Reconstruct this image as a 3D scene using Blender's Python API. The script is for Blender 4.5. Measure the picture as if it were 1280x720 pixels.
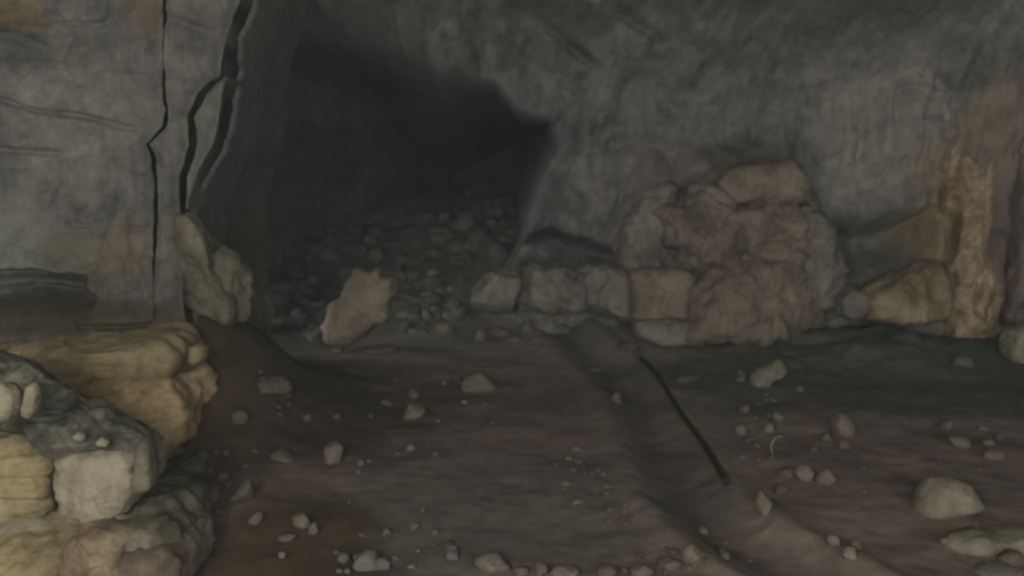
import bpy, math, random
import numpy as np
from mathutils import Vector

for o in list(bpy.data.objects):
    bpy.data.objects.remove(o, do_unlink=True)
SC = bpy.context.scene
COL = SC.collection

# ------------------------------------------------------------------ camera
FPX = 1108.0
PITCH = math.radians(8.0)
CAM = np.array([0.0, 0.0, 2.5])
cam_data = bpy.data.cameras.new('camera')
cam_data.sensor_width = 36.0
cam_data.lens = FPX / 1280.0 * 36.0
cam_data.clip_end = 200
cam_data.dof.use_dof = True
cam_data.dof.focus_distance = 3.0
cam_data.dof.aperture_fstop = 2.2
cam = bpy.data.objects.new('camera', cam_data)
cam.location = CAM.tolist()
cam.rotation_euler = (math.pi / 2 - PITCH, 0, 0)
COL.objects.link(cam)
SC.camera = cam

# ------------------------------------------------------------------ light
world = bpy.data.worlds.new('world')
SC.world = world
world.use_nodes = True
bg = world.node_tree.nodes['Background']
bg.inputs['Color'].default_value = (0.95, 0.935, 0.885, 1)
bg.inputs['Strength'].default_value = 3.4

def area_light(name, loc, target, size, power, color):
    l = bpy.data.lights.new(name, 'AREA')
    l.shape = 'DISK'
    l.size = size
    l.energy = power
    l.color = color
    o = bpy.data.objects.new(name, l)
    o.location = loc
    d = Vector(target) - Vector(loc)
    o.rotation_euler = d.to_track_quat('-Z', 'Y').to_euler()
    COL.objects.link(o)
    return o

# the daylight comes in through the cave mouth behind the camera (portal: only guides the sky light)
portal = area_light('cave_mouth_portal', (1.4, -7.1, 2.9), (1.4, 5, 2.9), 1.0, 1.0, (1, 1, 1))
portal.data.shape = 'RECTANGLE'
portal.data.size = 17.0
portal.data.size_y = 7.4
portal.data.cycles.is_portal = True
area_light('left_fill_light', (-2.3, -0.6, 3.4), (0.2, 11, 1.2), 1.1, 120, (1.0, 0.91, 0.74))  # unseen fill, added to brighten the near rocks on the left

vs = SC.view_settings
vs.view_transform = 'Standard'
vs.look = 'None'
vs.exposure = 0.0
vs.gamma = 1.0
vs.use_curve_mapping = False

# ------------------------------------------------------------------ maths helpers
FWD = np.array([0, math.cos(PITCH), -math.sin(PITCH)])
UPV = np.array([0, math.sin(PITCH), math.cos(PITCH)])
RGT = np.array([1.0, 0, 0])

def ray(px, py):
    return FWD + RGT * (px - 640) / FPX + UPV * (360 - py) / FPX

def at(px, py, Y):
    """the point of the place seen at a pixel, at world distance Y"""
    r = ray(px, py)
    return CAM + r * (Y / r[1])

_rs = np.random.RandomState(7)
_perm = _rs.permutation(256)
_perm = np.concatenate([_perm, _perm, _perm])
_grad = _rs.normal(size=(256, 3))
_grad /= np.linalg.norm(_grad, axis=1)[:, None]

def perlin(p):
    p = np.asarray(p, dtype=np.float64)
    i = np.floor(p).astype(np.int64)
    f = p - i
    i &= 255
    u = f * f * f * (f * (f * 6 - 15) + 10)
    out = 0
    for dx in (0, 1):
        wx = u[..., 0] if dx else 1 - u[..., 0]
        for dy in (0, 1):
            wy = u[..., 1] if dy else 1 - u[..., 1]
            for dz in (0, 1):
                wz = u[..., 2] if dz else 1 - u[..., 2]
                h = _perm[_perm[_perm[(i[..., 0] + dx) & 255] + ((i[..., 1] + dy) & 255)] + ((i[..., 2] + dz) & 255)]
                g = _grad[h]
                d = g[..., 0] * (f[..., 0] - dx) + g[..., 1] * (f[..., 1] - dy) + g[..., 2] * (f[..., 2] - dz)
                out = out + wx * wy * wz * d
    return out * 1.5

def fbm(p, octv=4, lac=2.1, gain=0.5):
    a, s, out = 1.0, 1.0, 0
    for k in range(octv):
        out = out + a * perlin(p * s + 17.3 * k)
        s *= lac
        a *= gain
    return out

def ridged(p, octv=4, gain=0.55):
    a, s, out = 1.0, 1.0, 0
    for k in range(octv):
        out = out + a * (1 - 2.2 * np.abs(perlin(p * s + 9.1 * k)))
        s *= 2.1
        a *= gain
    return out

def sstep(a, b, x):
    t = np.clip((x - a) / (b - a), 0, 1)
    return t * t * (3 - 2 * t)

def seg_dist(X, Z, pts):
    """distance of every (X,Z) to a polyline, and the parameter 0..1 along it"""
    best = np.full(X.shape, 1e9)
    par = np.zeros(X.shape)
    n = len(pts) - 1
    for k in range(n):
        ax, az = pts[k]
        bx, bz = pts[k + 1]
        dx, dz = bx - ax, bz - az
        L2 = dx * dx + dz * dz + 1e-12
        t = np.clip(((X - ax) * dx + (Z - az) * dz) / L2, 0, 1)
        d = np.hypot(X - ax - t * dx, Z - az - t * dz)
        m = d < best
        best = np.where(m, d, best)
        par = np.where(m, (k + t) / n, par)
    return best, par

def poly_sd(X, Z, pts):
    """signed distance to a closed polygon, positive inside"""
    d, _ = seg_dist(X, Z, list(pts) + [pts[0]])
    ins = np.zeros(X.shape, bool)
    n = len(pts)
    for k in range(n):
        ax, az = pts[k]
        bx, bz = pts[(k + 1) % n]
        c = ((az > Z) != (bz > Z)) & (X < (bx - ax) * (Z - az) / (bz - az + 1e-12) + ax)
        ins ^= c
    return np.where(ins, d, -d)

# ------------------------------------------------------------------ materials
def _n(nt, t, **kw):
    n = nt.nodes.new(t)
    for k, v in kw.items():
        setattr(n, k, v)
    return n

def rock_mat(name, c0, c1, c2, scale=2.2, streak=0.0, rough=0.85, bump=0.35, fine=26.0, stain_shade=False, vary=0.0, dark=0.55, bands=0.0, world=False, cracks=0.0):
    """three rock colours blended by noise, speckled dirt, fine relief"""
    m = bpy.data.materials.new(name)
    m.use_nodes = True
    nt = m.node_tree
    L = nt.links
    b = nt.nodes['Principled BSDF']
    b.inputs['Roughness'].default_value = rough
    b.inputs['Specular IOR Level'].default_value = 0.25
    tc = _n(nt, 'ShaderNodeTexCoord')
    co = tc.outputs['Object']
    if world:
        co = _n(nt, 'ShaderNodeNewGeometry').outputs['Position']
    n1 = _n(nt, 'ShaderNodeTexNoise')
    n1.inputs['Scale'].default_value = scale
    n1.inputs['Detail'].default_value = 7
    n1.inputs['Roughness'].default_value = 0.62
    L.new(co, n1.inputs['Vector'])
    r1 = _n(nt, 'ShaderNodeValToRGB')
    e = r1.color_ramp.elements
    e[0].position, e[0].color = 0.34, (*c0, 1)
    e[1].position, e[1].color = 0.66, (*c2, 1)
    k = e.new(0.5)
    k.color = (*c1, 1)
    L.new(n1.outputs['Fac'], r1.inputs['Fac'])
    col = r1.outputs['Color']

    def mix(kind, a, bb, fac):
        x = _n(nt, 'ShaderNodeMix', data_type='RGBA', blend_type=kind)
        if isinstance(fac, float):
            x.inputs['Factor'].default_value = fac
        else:
            L.new(fac, x.inputs['Factor'])
        L.new(a, x.inputs['A'])
        if isinstance(bb, tuple):
            x.inputs['B'].default_value = (*bb, 1)
        else:
            L.new(bb, x.inputs['B'])
        return x.outputs['Result']

    def mapped(sx, sy, sz):
        mp = _n(nt, 'ShaderNodeMapping')
        mp.inputs['Scale'].default_value = (sx, sy, sz)
        L.new(co, mp.inputs['Vector'])
        return mp.outputs['Vector']

    def noise(vec, sc, det=6, ro=0.6):
        x = _n(nt, 'ShaderNodeTexNoise')
        x.inputs['Scale'].default_value = sc
        x.inputs['Detail'].default_value = det
        x.inputs['Roughness'].default_value = ro
        L.new(vec, x.inputs['Vector'])
        return x.outputs['Fac']

    def ramp(f, p0, p1, v0=0.0, v1=1.0):
        x = _n(nt, 'ShaderNodeMapRange')
        x.inputs['From Min'].default_value = p0
        x.inputs['From Max'].default_value = p1
        x.inputs['To Min'].default_value = v0
        x.inputs['To Max'].default_value = v1
        L.new(f, x.inputs['Value'])
        return x.outputs['Result']

    # dirt blotches
    dn = noise(co, scale * 3.7, 8, 0.7)
    dirt = tuple(v * dark for v in c0)
    col = mix('MIX', col, dirt, ramp(dn, 0.55, 0.72, 0.0, 0.75))
    if streak > 0:
        sn = noise(mapped(5.0, 5.0, 0.55), 1.6, 6, 0.65)
        col = mix('MIX', col, tuple(v * 0.5 for v in c0), ramp(sn, 0.5, 0.72, 0.0, streak))
        sn2 = noise(mapped(7.0, 7.0, 0.5), 1.3, 5, 0.6)
        col = mix('MIX', col, tuple(min(1, v * 1.25) for v in c2), ramp(sn2, 0.56, 0.75, 0.0, streak))
    if bands > 0:
        sn = noise(mapped(0.5, 0.5, 7.0), 1.5, 6, 0.65)
        col = mix('MIX', col, tuple(v * 0.55 for v in c0), ramp(sn, 0.5, 0.7, 0.0, bands))
    if stain_shade:
        at_ = _n(nt, 'ShaderNodeAttribute', attribute_name='mineral_shade')
        col = mix('MIX', col, at_.outputs['Color'], at_.outputs['Alpha'])
        # keep the speckle on top of the patch colours
        sp = noise(co, scale * 5.0, 7, 0.7)
        g = _n(nt, 'ShaderNodeCombineColor')
        v = ramp(sp, 0.3, 0.7, 0.68, 1.25)
        for s in ('Red', 'Green', 'Blue'):
            L.new(v, g.inputs[s])
        col = mix('MULTIPLY', col, g.outputs['Color'], 1.0)
    if cracks > 0:
        wn = _n(nt, 'ShaderNodeTexNoise')
        wn.inputs['Scale'].default_value = 2.5
        wn.inputs['Detail'].default_value = 4
        L.new(co, wn.inputs['Vector'])
        vm = _n(nt, 'ShaderNodeVectorMath', operation='MULTIPLY_ADD')
        L.new(wn.outputs['Color'], vm.inputs[0])
        vm.inputs[1].default_value = (0.55, 0.55, 0.55)
        L.new(co, vm.inputs[2])
        mp = _n(nt, 'ShaderNodeMapping')
        mp.inputs['Scale'].default_value = (1.0, 1.0, 1.7)
        L.new(vm.outputs[0], mp.inputs['Vector'])
        vo = _n(nt, 'ShaderNodeTexVoronoi', feature='DISTANCE_TO_EDGE')
        vo.inputs['Scale'].default_value = 2.0
        L.new(mp.outputs['Vector'], vo.inputs['Vector'])
        pres = ramp(noise(co, 1.1, 3, 0.5), 0.42, 0.62)
        cf = ramp(vo.outputs['Distance'], 0.0, 0.045, cracks, 0.0)
        mm = _n(nt, 'ShaderNodeMath', operation='MULTIPLY')
        L.new(cf, mm.inputs[0])
        L.new(pres, mm.inputs[1])
        col = mix('MIX', col, tuple(v * 0.3 for v in c0), mm.outputs[0])
    if vary > 0:
        oi = _n(nt, 'ShaderNodeObjectInfo')
        hsv = _n(nt, 'ShaderNodeHueSaturation')
        L.new(ramp(oi.outputs['Random'], 0, 1, 1 - vary, 1 + vary), hsv.inputs['Value'])
        L.new(col, hsv.inputs['Color'])
        col = hsv.outputs['Color']
    L.new(col, b.inputs['Base Color'])
    # fine relief
    bn = noise(co, fine, 8, 0.68)
    bp = _n(nt, 'ShaderNodeBump')
    bp.inputs['Strength'].default_value = bump
    bp.inputs['Distance'].default_value = 0.03
    L.new(bn, bp.inputs['Height'])
    L.new(bp.outputs['Normal'], b.inputs['Normal'])
    return m

def plain_mat(name, c, rough=0.6, vary=0.3):
    return rock_mat(name, tuple(v * (1 - vary) for v in c), c, tuple(v * (1 + vary) for v in c), scale=9, rough=rough, bump=0.15, fine=60)

M = {}
M['wall_grey'] = rock_mat('grey_limestone_wall', (.122, .121, .111), (.176, .172, .158), (.235, .227, .207), 1.3, 0.55, stain_shade=True, world=True, cracks=0.35)
M['cave_rock'] = rock_mat('dull_cave_rock', (.130, .132, .128), (.185, .184, .176), (.245, .240, .225), 1.1, 0.6, stain_shade=True, bump=0.4, world=True, cracks=0.3)
M['roof'] = rock_mat('cave_roof_rock', (.11, .11, .10), (.15, .15, .135), (.20, .195, .175), 1.0, 0.0)
M['mud'] = rock_mat('brown_cave_mud', (.200, .155, .132), (.262, .206, .176), (.32, .258, .222), 1.3, 0.0, rough=0.92, bump=0.22, fine=14, stain_shade=True, dark=0.8)
M['tan_rock'] = rock_mat('tan_limestone', (.20, .165, .092), (.355, .300, .178), (.47, .40, .255), 2.4, 0.3, bands=0.6, bump=0.6, world=True, cracks=0.6)
M['orange_rock'] = rock_mat('ochre_limestone', (.19, .142, .088), (.350, .284, .190), (.46, .39, .285), 2.4, 0.45, bump=0.6, bands=0.35, world=True, cracks=0.6)
M['slate'] = rock_mat('dark_slaty_rock', (.048, .048, .038), (.105, .104, .084), (.26, .245, .20), 6.0, 0.0, rough=0.6, bump=0.8, fine=20, world=True, bands=0.4)
M['pale_rock'] = rock_mat('pale_grey_limestone', (.20, .180, .130), (.33, .300, .225), (.42, .39, .30), 2.6, 0.35, bump=0.6, world=True, cracks=0.5)
M['brown_rock'] = rock_mat('brown_boulder_rock', (.140, .114, .090), (.248, .206, .164), (.33, .28, .225), 2.0, 0.35, bump=0.6, world=True, cracks=0.4)
M['grey_brown'] = rock_mat('grey_brown_boulder_rock', (.130, .120, .102), (.232, .213, .184), (.315, .290, .25), 2.0, 0.4, bump=0.6, world=True, cracks=0.45)
M['red_rock'] = rock_mat('reddish_boulder_rock', (.118, .094, .078), (.212, .178, .150), (.285, .245, .205), 2.0, 0.3, bump=0.6, world=True, cracks=0.4)
M['flow'] = rock_mat('ochre_flowstone', (.25, .188, .118), (.46, .355, .235), (.58, .475, .34), 2.2, 0.4, bump=0.5, world=True, cracks=0.4)
M['flow_dark'] = rock_mat('wine_brown_flowstone', (.13, .105, .092), (.25, .208, .180), (.34, .29, .25), 2.2, 0.4, bump=0.5, world=True, cracks=0.4)
M['ledge_ochre'] = rock_mat('warm_ochre_limestone', (.25, .175, .088), (.48, .365, .21), (.60, .48, .315), 2.2, 0.4, bump=0.6, bands=0.35, world=True, cracks=0.5)
M['mossy'] = rock_mat('olive_stained_rock', (.100, .092, .066), (.172, .158, .118), (.235, .215, .165), 2.4, 0.4, bump=0.6, world=True, cracks=0.5)
M['stone'] = rock_mat('loose_tan_stone', (.135, .115, .092), (.205, .176, .140), (.265, .235, .19), 6, 0.0, vary=0.12, bump=0.4)
M['stone_pale'] = rock_mat('loose_pale_stone', (.17, .150, .115), (.25, .225, .172), (.31, .285, .225), 6, 0.0, vary=0.1, bump=0.4)
M['stone_dim'] = rock_mat('muddy_loose_stone', (.095, .078, .064), (.150, .125, .104), (.195, .168, .140), 6, 0.0, vary=0.15, bump=0.4)
M['stone_grey'] = rock_mat('grey_loose_stone', (.11, .106, .098), (.175, .170, .158), (.235, .23, .215), 6, 0.0, vary=0.15, bump=0.4)
M['rubble'] = rock_mat('damp_rubble_stone', (.075, .078, .070), (.110, .114, .102), (.150, .152, .138), 5, 0.0, vary=0.22, bump=0.4)
M['pole'] = plain_mat('dark_weathered_wood', (.032, .027, .023), 0.7)
M['twig'] = plain_mat('bleached_twig_wood', (.24, .23, .20), 0.6, 0.15)

# ------------------------------------------------------------------ mesh helpers
def grid_mesh(name, P, mat, closed_u=False, poles=False, mineral_shade=None, smooth=True):
    """P is (nv, nu, 3); returns mesh data; optional pole vertices close the ends"""
    nv, nu, _ = P.shape
    verts = P.reshape(-1, 3)
    idx = np.arange(nv * nu).reshape(nv, nu)
    a = idx[:-1]
    b = idx[1:]
    if closed_u:
        a2, b2 = np.roll(a, -1, 1), np.roll(b, -1, 1)
        q = np.stack([a, a2, b2, b], -1).reshape(-1, 4)
    else:
        q = np.stack([a[:, :-1], a[:, 1:], b[:, 1:], b[:, :-1]], -1).reshape(-1, 4)
    faces = q.tolist()
    if poles:
        c0 = P[0].mean(0)
        c1 = P[-1].mean(0)
        verts = np.vstack([verts, c0, c1])
        n0 = nv * nu
        for k in range(nu):
            faces.append([int(idx[0, (k + 1) % nu]), int(idx[0, k]), n0])
            faces.append([int(idx[-1, k]), int(idx[-1, (k + 1) % nu]), n0 + 1])
    me = bpy.data.meshes.new(name)
    me.from_pydata(verts.tolist(), [], faces)
    me.update()
    if smooth:
        me.polygons.foreach_set('use_smooth', np.ones(len(me.polygons), bool))
    me.materials.append(mat)
    if mineral_shade is not None:
        at_ = me.color_attributes.new('mineral_shade', 'FLOAT_COLOR', 'POINT')
        c = np.zeros((len(verts), 4))
        c[:nv * nu] = mineral_shade.reshape(-1, 4)
        at_.data.foreach_set('color', c.astype(np.float32).ravel())
    return me

def link(name, me, parent=None, loc=None):
    o = bpy.data.objects.new(name, me)
    COL.objects.link(o)
    if parent is not None:
        o.parent = parent
    if loc is not None:
        o.location = loc
    return o

def tag(o, label, cat, group=None):
    o['label'] = label
    o['category'] = cat
    if group:
        o['group'] = group
    return o

def structure(o, label=None):
    o['kind'] = 'structure'
    if label:
        o['label'] = label
    return o

def mineral_shade_map(X, Z, base_shape, patches):
    """patches: (cx, cz, rx, rz, (r,g,b), strength); ragged-edged patches of other minerals and of painted shade"""
    c = np.zeros(base_shape + (4,))
    rag = fbm(np.stack([X * 1.7, Z * 1.7, X * 0 + 3.3], -1), 4)
    for cx, cz, rx, rz, colr, s in patches:
        d = np.sqrt(((X - cx) / rx) ** 2 + ((Z - cz) / rz) ** 2) + rag * 0.35
        w = s * (1 - sstep(0.55, 1.15, d))
        na = w + c[..., 3] * (1 - w)
        for k in range(3):
            c[..., k] = np.where(na > 1e-5, (colr[k] * w + c[..., k] * c[..., 3] * (1 - w)) / np.maximum(na, 1e-5), 0)
        c[..., 3] = na
    return c

# ------------------------------------------------------------------ floor
def px_path(pts, hit):
    return [tuple(hit(a, b)[:2]) for a, b in pts]

def flat_hit(px, py, z=0.0):
    r = ray(px, py)
    return CAM + r * ((z - CAM[2]) / r[2])

RUT = px_path([(640, 408), (700, 421), (748, 450), (790, 495), (822, 550), (858, 618), (915, 668), (1010, 722), (1100, 780)], flat_hit)
MUDX, MUDY = flat_hit(1090, 458)[:2]

def floor_h(x, y):
    x = np.asarray(x, float)
    y = np.asarray(y, float)
    p = np.stack([x, y, x * 0 + 0.7], -1)
    h = 0.05 * fbm(p * 0.55, 3)
    h = h + 0.018 * fbm(p * 1.7 + 5, 3) + 0.005 * fbm(p * 8 + 3, 2)
    # trodden rut with raised lips
    d, t = seg_dist(x, y, RUT)
    w = 0.20
    h = h - 0.10 * np.exp(-(d / w) ** 2) + 0.055 * np.exp(-((d - 0.42) / 0.13) ** 2)
    # low mound of wet mud at the right wall foot
    dm = np.sqrt(((x - MUDX) / 2.4) ** 2 + ((y - MUDY - 0.5) / 1.6) ** 2)
    h = h + 0.20 * (1 - sstep(0.2, 1.0, dm)) * (1 + 0.5 * fbm(p * 1.4 + 8, 3))
    # rubble slope climbing into the passage
    inpass = sstep(-5.6, -4.0, x) * (1 - sstep(1.6 , 2.6, x - 0.1 * (y - 12)))
    up = sstep(11.6, 19.5, y + 0.35 * (x + 1))
    h = h + 1.75 * up * (0.25 + 0.75 * inpass) + up * (0.16 * fbm(p * 1.1 + 2, 4) + 0.06 * ridged(p * 2.2, 3))
    # mud banked up against the foot of the left wall
    h = h + 1.12 * np.exp(-((x + 3.2) / 0.95) ** 2 - ((y - 8.8) / 1.25) ** 2)
    h = h + 0.35 * (1 - sstep(-4.6, -2.9, x)) * sstep(5.5, 8.5, y)
    return h

def hit(px, py):
    """where the sight line of a pixel meets the floor"""
    r = ray(px, py)
    t = np.linspace(3, 40, 3000)
    P = CAM[None] + r[None] * t[:, None]
    d = P[:, 2] - floor_h(P[:, 0], P[:, 1])
    k = int(np.argmax(d < 0))
    return P[k]

def build_floor():
    ys = np.concatenate([np.arange(-6, 4.5, 0.25), np.arange(4.5, 13.5, 0.035), np.arange(13.5, 21, 0.06), np.arange(21, 30, 0.3)])
    xs = np.concatenate([np.arange(-8, -4.6, 0.12), np.arange(-4.6, 8.2, 0.035), np.arange(8.2, 11, 0.2)])
    X, Y = np.meshgrid(xs, ys)
    Z = floor_h(X, Y)
    P = np.stack([X, Y, Z], -1)
    c = np.zeros(X.shape + (4,))
    p3 = np.stack([X, Y, X * 0], -1)
    rag = fbm(p3 * 1.1, 5)

    def put(w, col):
        w = np.clip(w, 0, 1)
        na = w + c[..., 3] * (1 - w)
        for k in range(3):
            c[..., k] = np.where(na > 1e-5, (col[k] * w + c[..., k] * c[..., 3] * (1 - w)) / np.maximum(na, 1e-5), 0)
        c[..., 3] = na

    def blob(px, py, rx, ry, col, s, soft=0.5):
        q = flat_hit(px, py)
        d = np.sqrt(((X - q[0]) / rx) ** 2 + ((Y - q[1]) / ry) ** 2) + 0.45 * rag
        put(s * (1 - sstep(1 - soft, 1 + soft, d)), col)
    # grey-green silt spread over the middle of the brown mud
    blob(640, 610, 1.5, 1.5, (0.170, 0.161, 0.143), 0.8)
    blob(480, 690, 0.9, 0.6, (0.167, 0.158, 0.142), 0.7)
    blob(640, 520, 1.6, 1.6, (0.175, 0.156, 0.138), 0.6)
    # rusty red earth
    blob(680, 545, 0.9, 0.5, (0.228, 0.170, 0.148), 0.7)
    # dark olive-brown mud along the left side
    blob(300, 500, 1.7, 3.2, (.080, .058, .032), 0.9)
    blob(420, 530, 0.8, 1.3, (0.085, 0.065, 0.052), 0.8)
    blob(330, 690, 0.9, 0.7, (.090, .062, .032), 0.8)
    # black-green wet mud of the mound
    blob(1090, 462, 2.9, 2.1, (0.112, 0.119, 0.110), 0.92, 0.3)
    blob(900, 475, 0.7, 1.3, (0.138, 0.141, 0.138), 0.8)
    blob(640, 440, 2.4, 1.0, (0.319, 0.290, 0.282), 0.75)
    d, t = seg_dist(X, Y, RUT)
    put(0.7 * np.exp(-((d + 0.06 * rag) / 0.22) ** 2), (0.129, 0.113, 0.099))  # wet mud in the rut, darkened to paint in its relief shade
    put(0.5 * np.exp(-((d - 0.42 + 0.05 * rag) / 0.10) ** 2), (0.252, 0.219, 0.187))  # lit lips of the rut painted in as lighter mud
    # darker olive earth of the passage slope
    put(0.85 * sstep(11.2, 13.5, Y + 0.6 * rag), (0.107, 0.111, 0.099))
    me = grid_mesh('floor', P, M['mud'], mineral_shade=c)
    o = link('floor', me)
    return structure(o, 'uneven brown mud floor of the cave with a trodden rut')

floor = build_floor()

# ------------------------------------------------------------------ back wall with the passage
def xz(px, py, Y):
    q = at(px, py, Y)
    return (q[0], q[2])

YB = 12.6
PASSAGE_PX = [(255, 470), (262, 330), (285, 270), (300, 200), (312, 110), (345, 40), (410, 30), (480, 48), (560, 80), (622, 104), (650, 132), (698, 152), (700, 190), (672, 240), (655, 290), (640, 345), (615, 400), (610, 470)]
PASSAGE = [xz(a, b, YB) for a, b in PASSAGE_PX]
HOLLOW = [xz(a, b, 12.0) for a, b in [(1045, 262), (1100, 268), (1180, 262), (1178, 320), (1130, 345), (1085, 362), (1055, 372), (1035, 320)]]
UNDERCUT = [xz(a, b, YB) for a, b in [(640, 300), (690, 292), (790, 318), (790, 345), (700, 345), (600, 350)]]
GROOVES = [  # (polyline in pixels, width m, depth m)
    ([(500, -10), (560, 18), (640, 55), (720, 92), (760, 98)], 0.10, 0.16),
    ([(600, -20), (680, 20), (752, 72), (770, 85)], 0.07, 0.22),
    ([(735, -15), (790, 12), (820, 32), (850, 60)], 0.06, 0.20),
    ([(850, 10), (880, 50), (915, 80)], 0.08, 0.12),
    ([(1185, 80), (1190, 120), (1186, 170)], 0.06, 0.14),
    ([(790, 230), (775, 270), (760, 300)], 0.05, 0.12),
    ([(905, 200), (860, 225), (835, 255)], 0.06, 0.14),
    ([(1010, 190), (1030, 240), (1045, 300)], 0.10, 0.20),
    ([(700, 160), (690, 200), (655, 300)], 0.03, 0.05),
]

def wall_y(X, Z):
    p = np.stack([X, X * 0, Z], -1)
    Y = YB - 0.9 * sstep(3.5, 7.5, X) - 0.55 * sstep(7.0, 9.5, X)
    Y = Y - 0.62 * np.maximum(0, Z - 3.3) ** 2 - 0.35 * np.maximum(0, Z - 4.4)
    # boulder-choke bulge behind the mound
    Y = Y - 0.85 * np.exp(-((X - 3.2) / 1.35) ** 4 - ((Z - 1.0) / 1.35) ** 4)
    n = 0.30 * fbm(p * 0.55 + 4, 3) + 0.17 * ridged(p * np.array([1.3, 1, 0.9]) + 2, 4, 0.42) + 0.025 * fbm(p * 5 + 1, 3)
    # drapery flutes down the right wall
    fl = np.exp(-((X - 5.6) / 1.3) ** 2 - ((Z - 3.1) / 1.1) ** 2)
    q = np.stack([X * 4.2 + 0.3 * perlin(p * 1.2), X * 0, Z * 0.35], -1)
    n = n * (1 - 0.4 * fl) + 0.16 * fl * fbm(q, 3)
    Y = Y + n
    for pts, w, dep in GROOVES:
        d, t = seg_dist(X, Z, [xz(a, b, 11.6 if b < 100 else 12.2) for a, b in pts])
        wob = 0.04 * fbm(p * 4, 3)
        Y = Y + dep * np.exp(-((d + wob) / w) ** 2) * np.sin(np.pi * np.clip(0.08 + t, 0, 1)) ** 0.5
    wob = 0.12 * fbm(p * 1.1 + 7, 2)
    s = poly_sd(X, Z, HOLLOW) + wob
    Y = Y + 0.8 * sstep(-0.1, 0.45, s)
    s = poly_sd(X, Z, UNDERCUT) + wob * 0.6
    Y = Y + 0.8 * sstep(-0.05, 0.25, s)
    s = poly_sd(X, Z, PASSAGE) + wob * 0.8
    # the right lip is sharp, the left side and roof roll inwards slowly
    lft = 1 - sstep(-1.6, -0.2, X)
    wid = 0.35 + 1.0 * lft
    Y = Y + (4.5 + 2.0 * (1 - lft)) * np.clip(s / (0.7 + 1.7 * lft), 0, 1) ** 0.9 * sstep(-0.05, wid * 0.5, s) + 4.5 * np.clip(s / 1.8, 0, 1) + 0.8 * sstep(-0.05, 0.5, s) + 1.0 * sstep(-0.5, 0.1, s) * (1 - sstep(-1.6, 0.2, X))
    return Y

def build_back():
    xs = np.concatenate([np.arange(-9, -4.6, 0.15), np.arange(-4.6, 8.4, 0.03), np.arange(8.4, 11, 0.15)])
    zs = np.arange(-0.6, 6.3, 0.03)
    X, Z = np.meshgrid(xs, zs)
    Y = wall_y(X, Z)
    # the passage widens and rises behind its sharp right lip
    k = 0.075 * np.maximum(0, Y - YB - 0.3) * sstep(-1.0, 0.3, X) * (1 - sstep(1.2, 2.0, X))
    Xw, Zw = X + k, Z + 0.9 * k * sstep(1.0, 2.2, Z)
    pt = []
    def patch(px, py, rx, ry, col, s, Yd=12.2):
        a = at(px, py, Yd)
        pt.append((a[0], a[2], rx * Yd / FPX, ry * Yd / FPX, col, s))
    # blue-green darkening round the passage: recess and roof shade painted into the rock
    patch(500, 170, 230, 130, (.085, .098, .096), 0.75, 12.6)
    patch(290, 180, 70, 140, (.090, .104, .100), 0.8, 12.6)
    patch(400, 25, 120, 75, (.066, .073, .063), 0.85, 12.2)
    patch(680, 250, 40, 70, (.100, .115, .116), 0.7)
    patch(720, 320, 80, 20, (.085, .088, .100), 0.7)  # darkness under the overhang, painted in
    # olive roof
    patch(640, 30, 150, 60, (.122, .120, .100), 0.7, 11.5)
    patch(960, 30, 260, 50, (.145, .146, .130), 0.6, 11.5)
    # pale drapery
    patch(1110, 150, 95, 110, (.330, .315, .280), 0.75)
    patch(1090, 220, 75, 60, (.320, .305, .275), 0.6)
    patch(860, 120, 120, 60, (.190, .190, .186), 0.6)
    # brown and reddish broken rock round the mound
    patch(870, 250, 90, 80, (.185, .155, .132), 0.75)
    patch(780, 260, 80, 70, (.190, .176, .154), 0.6)
    patch(940, 330, 130, 100, (.200, .165, .130), 0.8)
    patch(960, 190, 90, 22, (.105, .098, .092), 0.7)
    # plain grey in the hollow
    patch(1110, 300, 75, 50, (.170, .170, .165), 0.8)
    # ochre and wine-coloured rock at the far right
    patch(1215, 300, 60, 150, (.330, .255, .170), 0.85, 11.6)
    patch(1290, 160, 60, 90, (.300, .250, .190), 0.7, 11.6)
    patch(1272, 290, 34, 60, (.165, .138, .124), 0.8, 11.6)
    c = mineral_shade_map(X, Z, X.shape, pt)
    me = grid_mesh('wall_back', np.stack([Xw, Y, Zw], -1), M['cave_rock'], mineral_shade=c)
    return structure(link('wall_back', me), 'rough grey cave wall with a dark passage opening')

wall_back = build_back()

# ------------------------------------------------------------------ roof and side walls of the chamber
def build_shell():
    xs = np.arange(-9, 11.2, 0.2)
    ys = np.arange(-7, 12.8, 0.2)
    X, Y = np.meshgrid(xs, ys)
    p = np.stack([X, Y, X * 0], -1)
    Z = 6.2 + 0.25 * fbm(p * 0.4, 4) - 0.05 * np.maximum(0, np.abs(X - 1) - 5) ** 2 + 0.5 * sstep(9, 12.5, Y)
    structure(link('ceiling', grid_mesh('ceiling', np.stack([X, Y, Z], -1), M['roof'])), 'low rock roof of the cave chamber')
    ys = np.arange(-7, 13.5, 0.15)
    zs = np.arange(-0.6, 6.6, 0.15)
    Y, Z = np.meshgrid(ys, zs)
    p = np.stack([Y, Z, Y * 0], -1)
    X = 9.3 + 0.3 * fbm(p * 0.5, 4) - 0.12 * np.maximum(0, Z - 3) ** 2
    c = np.zeros(X.shape + (4,))
    structure(link('wall_right', grid_mesh('wall_right', np.stack([X, Y, Z], -1), M['cave_rock'], mineral_shade=c)), 'rough grey side wall of the cave')

build_shell()

# ------------------------------------------------------------------ left wall: slabs split by deep cracks
def interp_curve(pts, vs_):
    pts = sorted(pts, key=lambda q: q[1])
    return np.interp(vs_, [q[1] for q in pts], [q[0] for q in pts])

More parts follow.
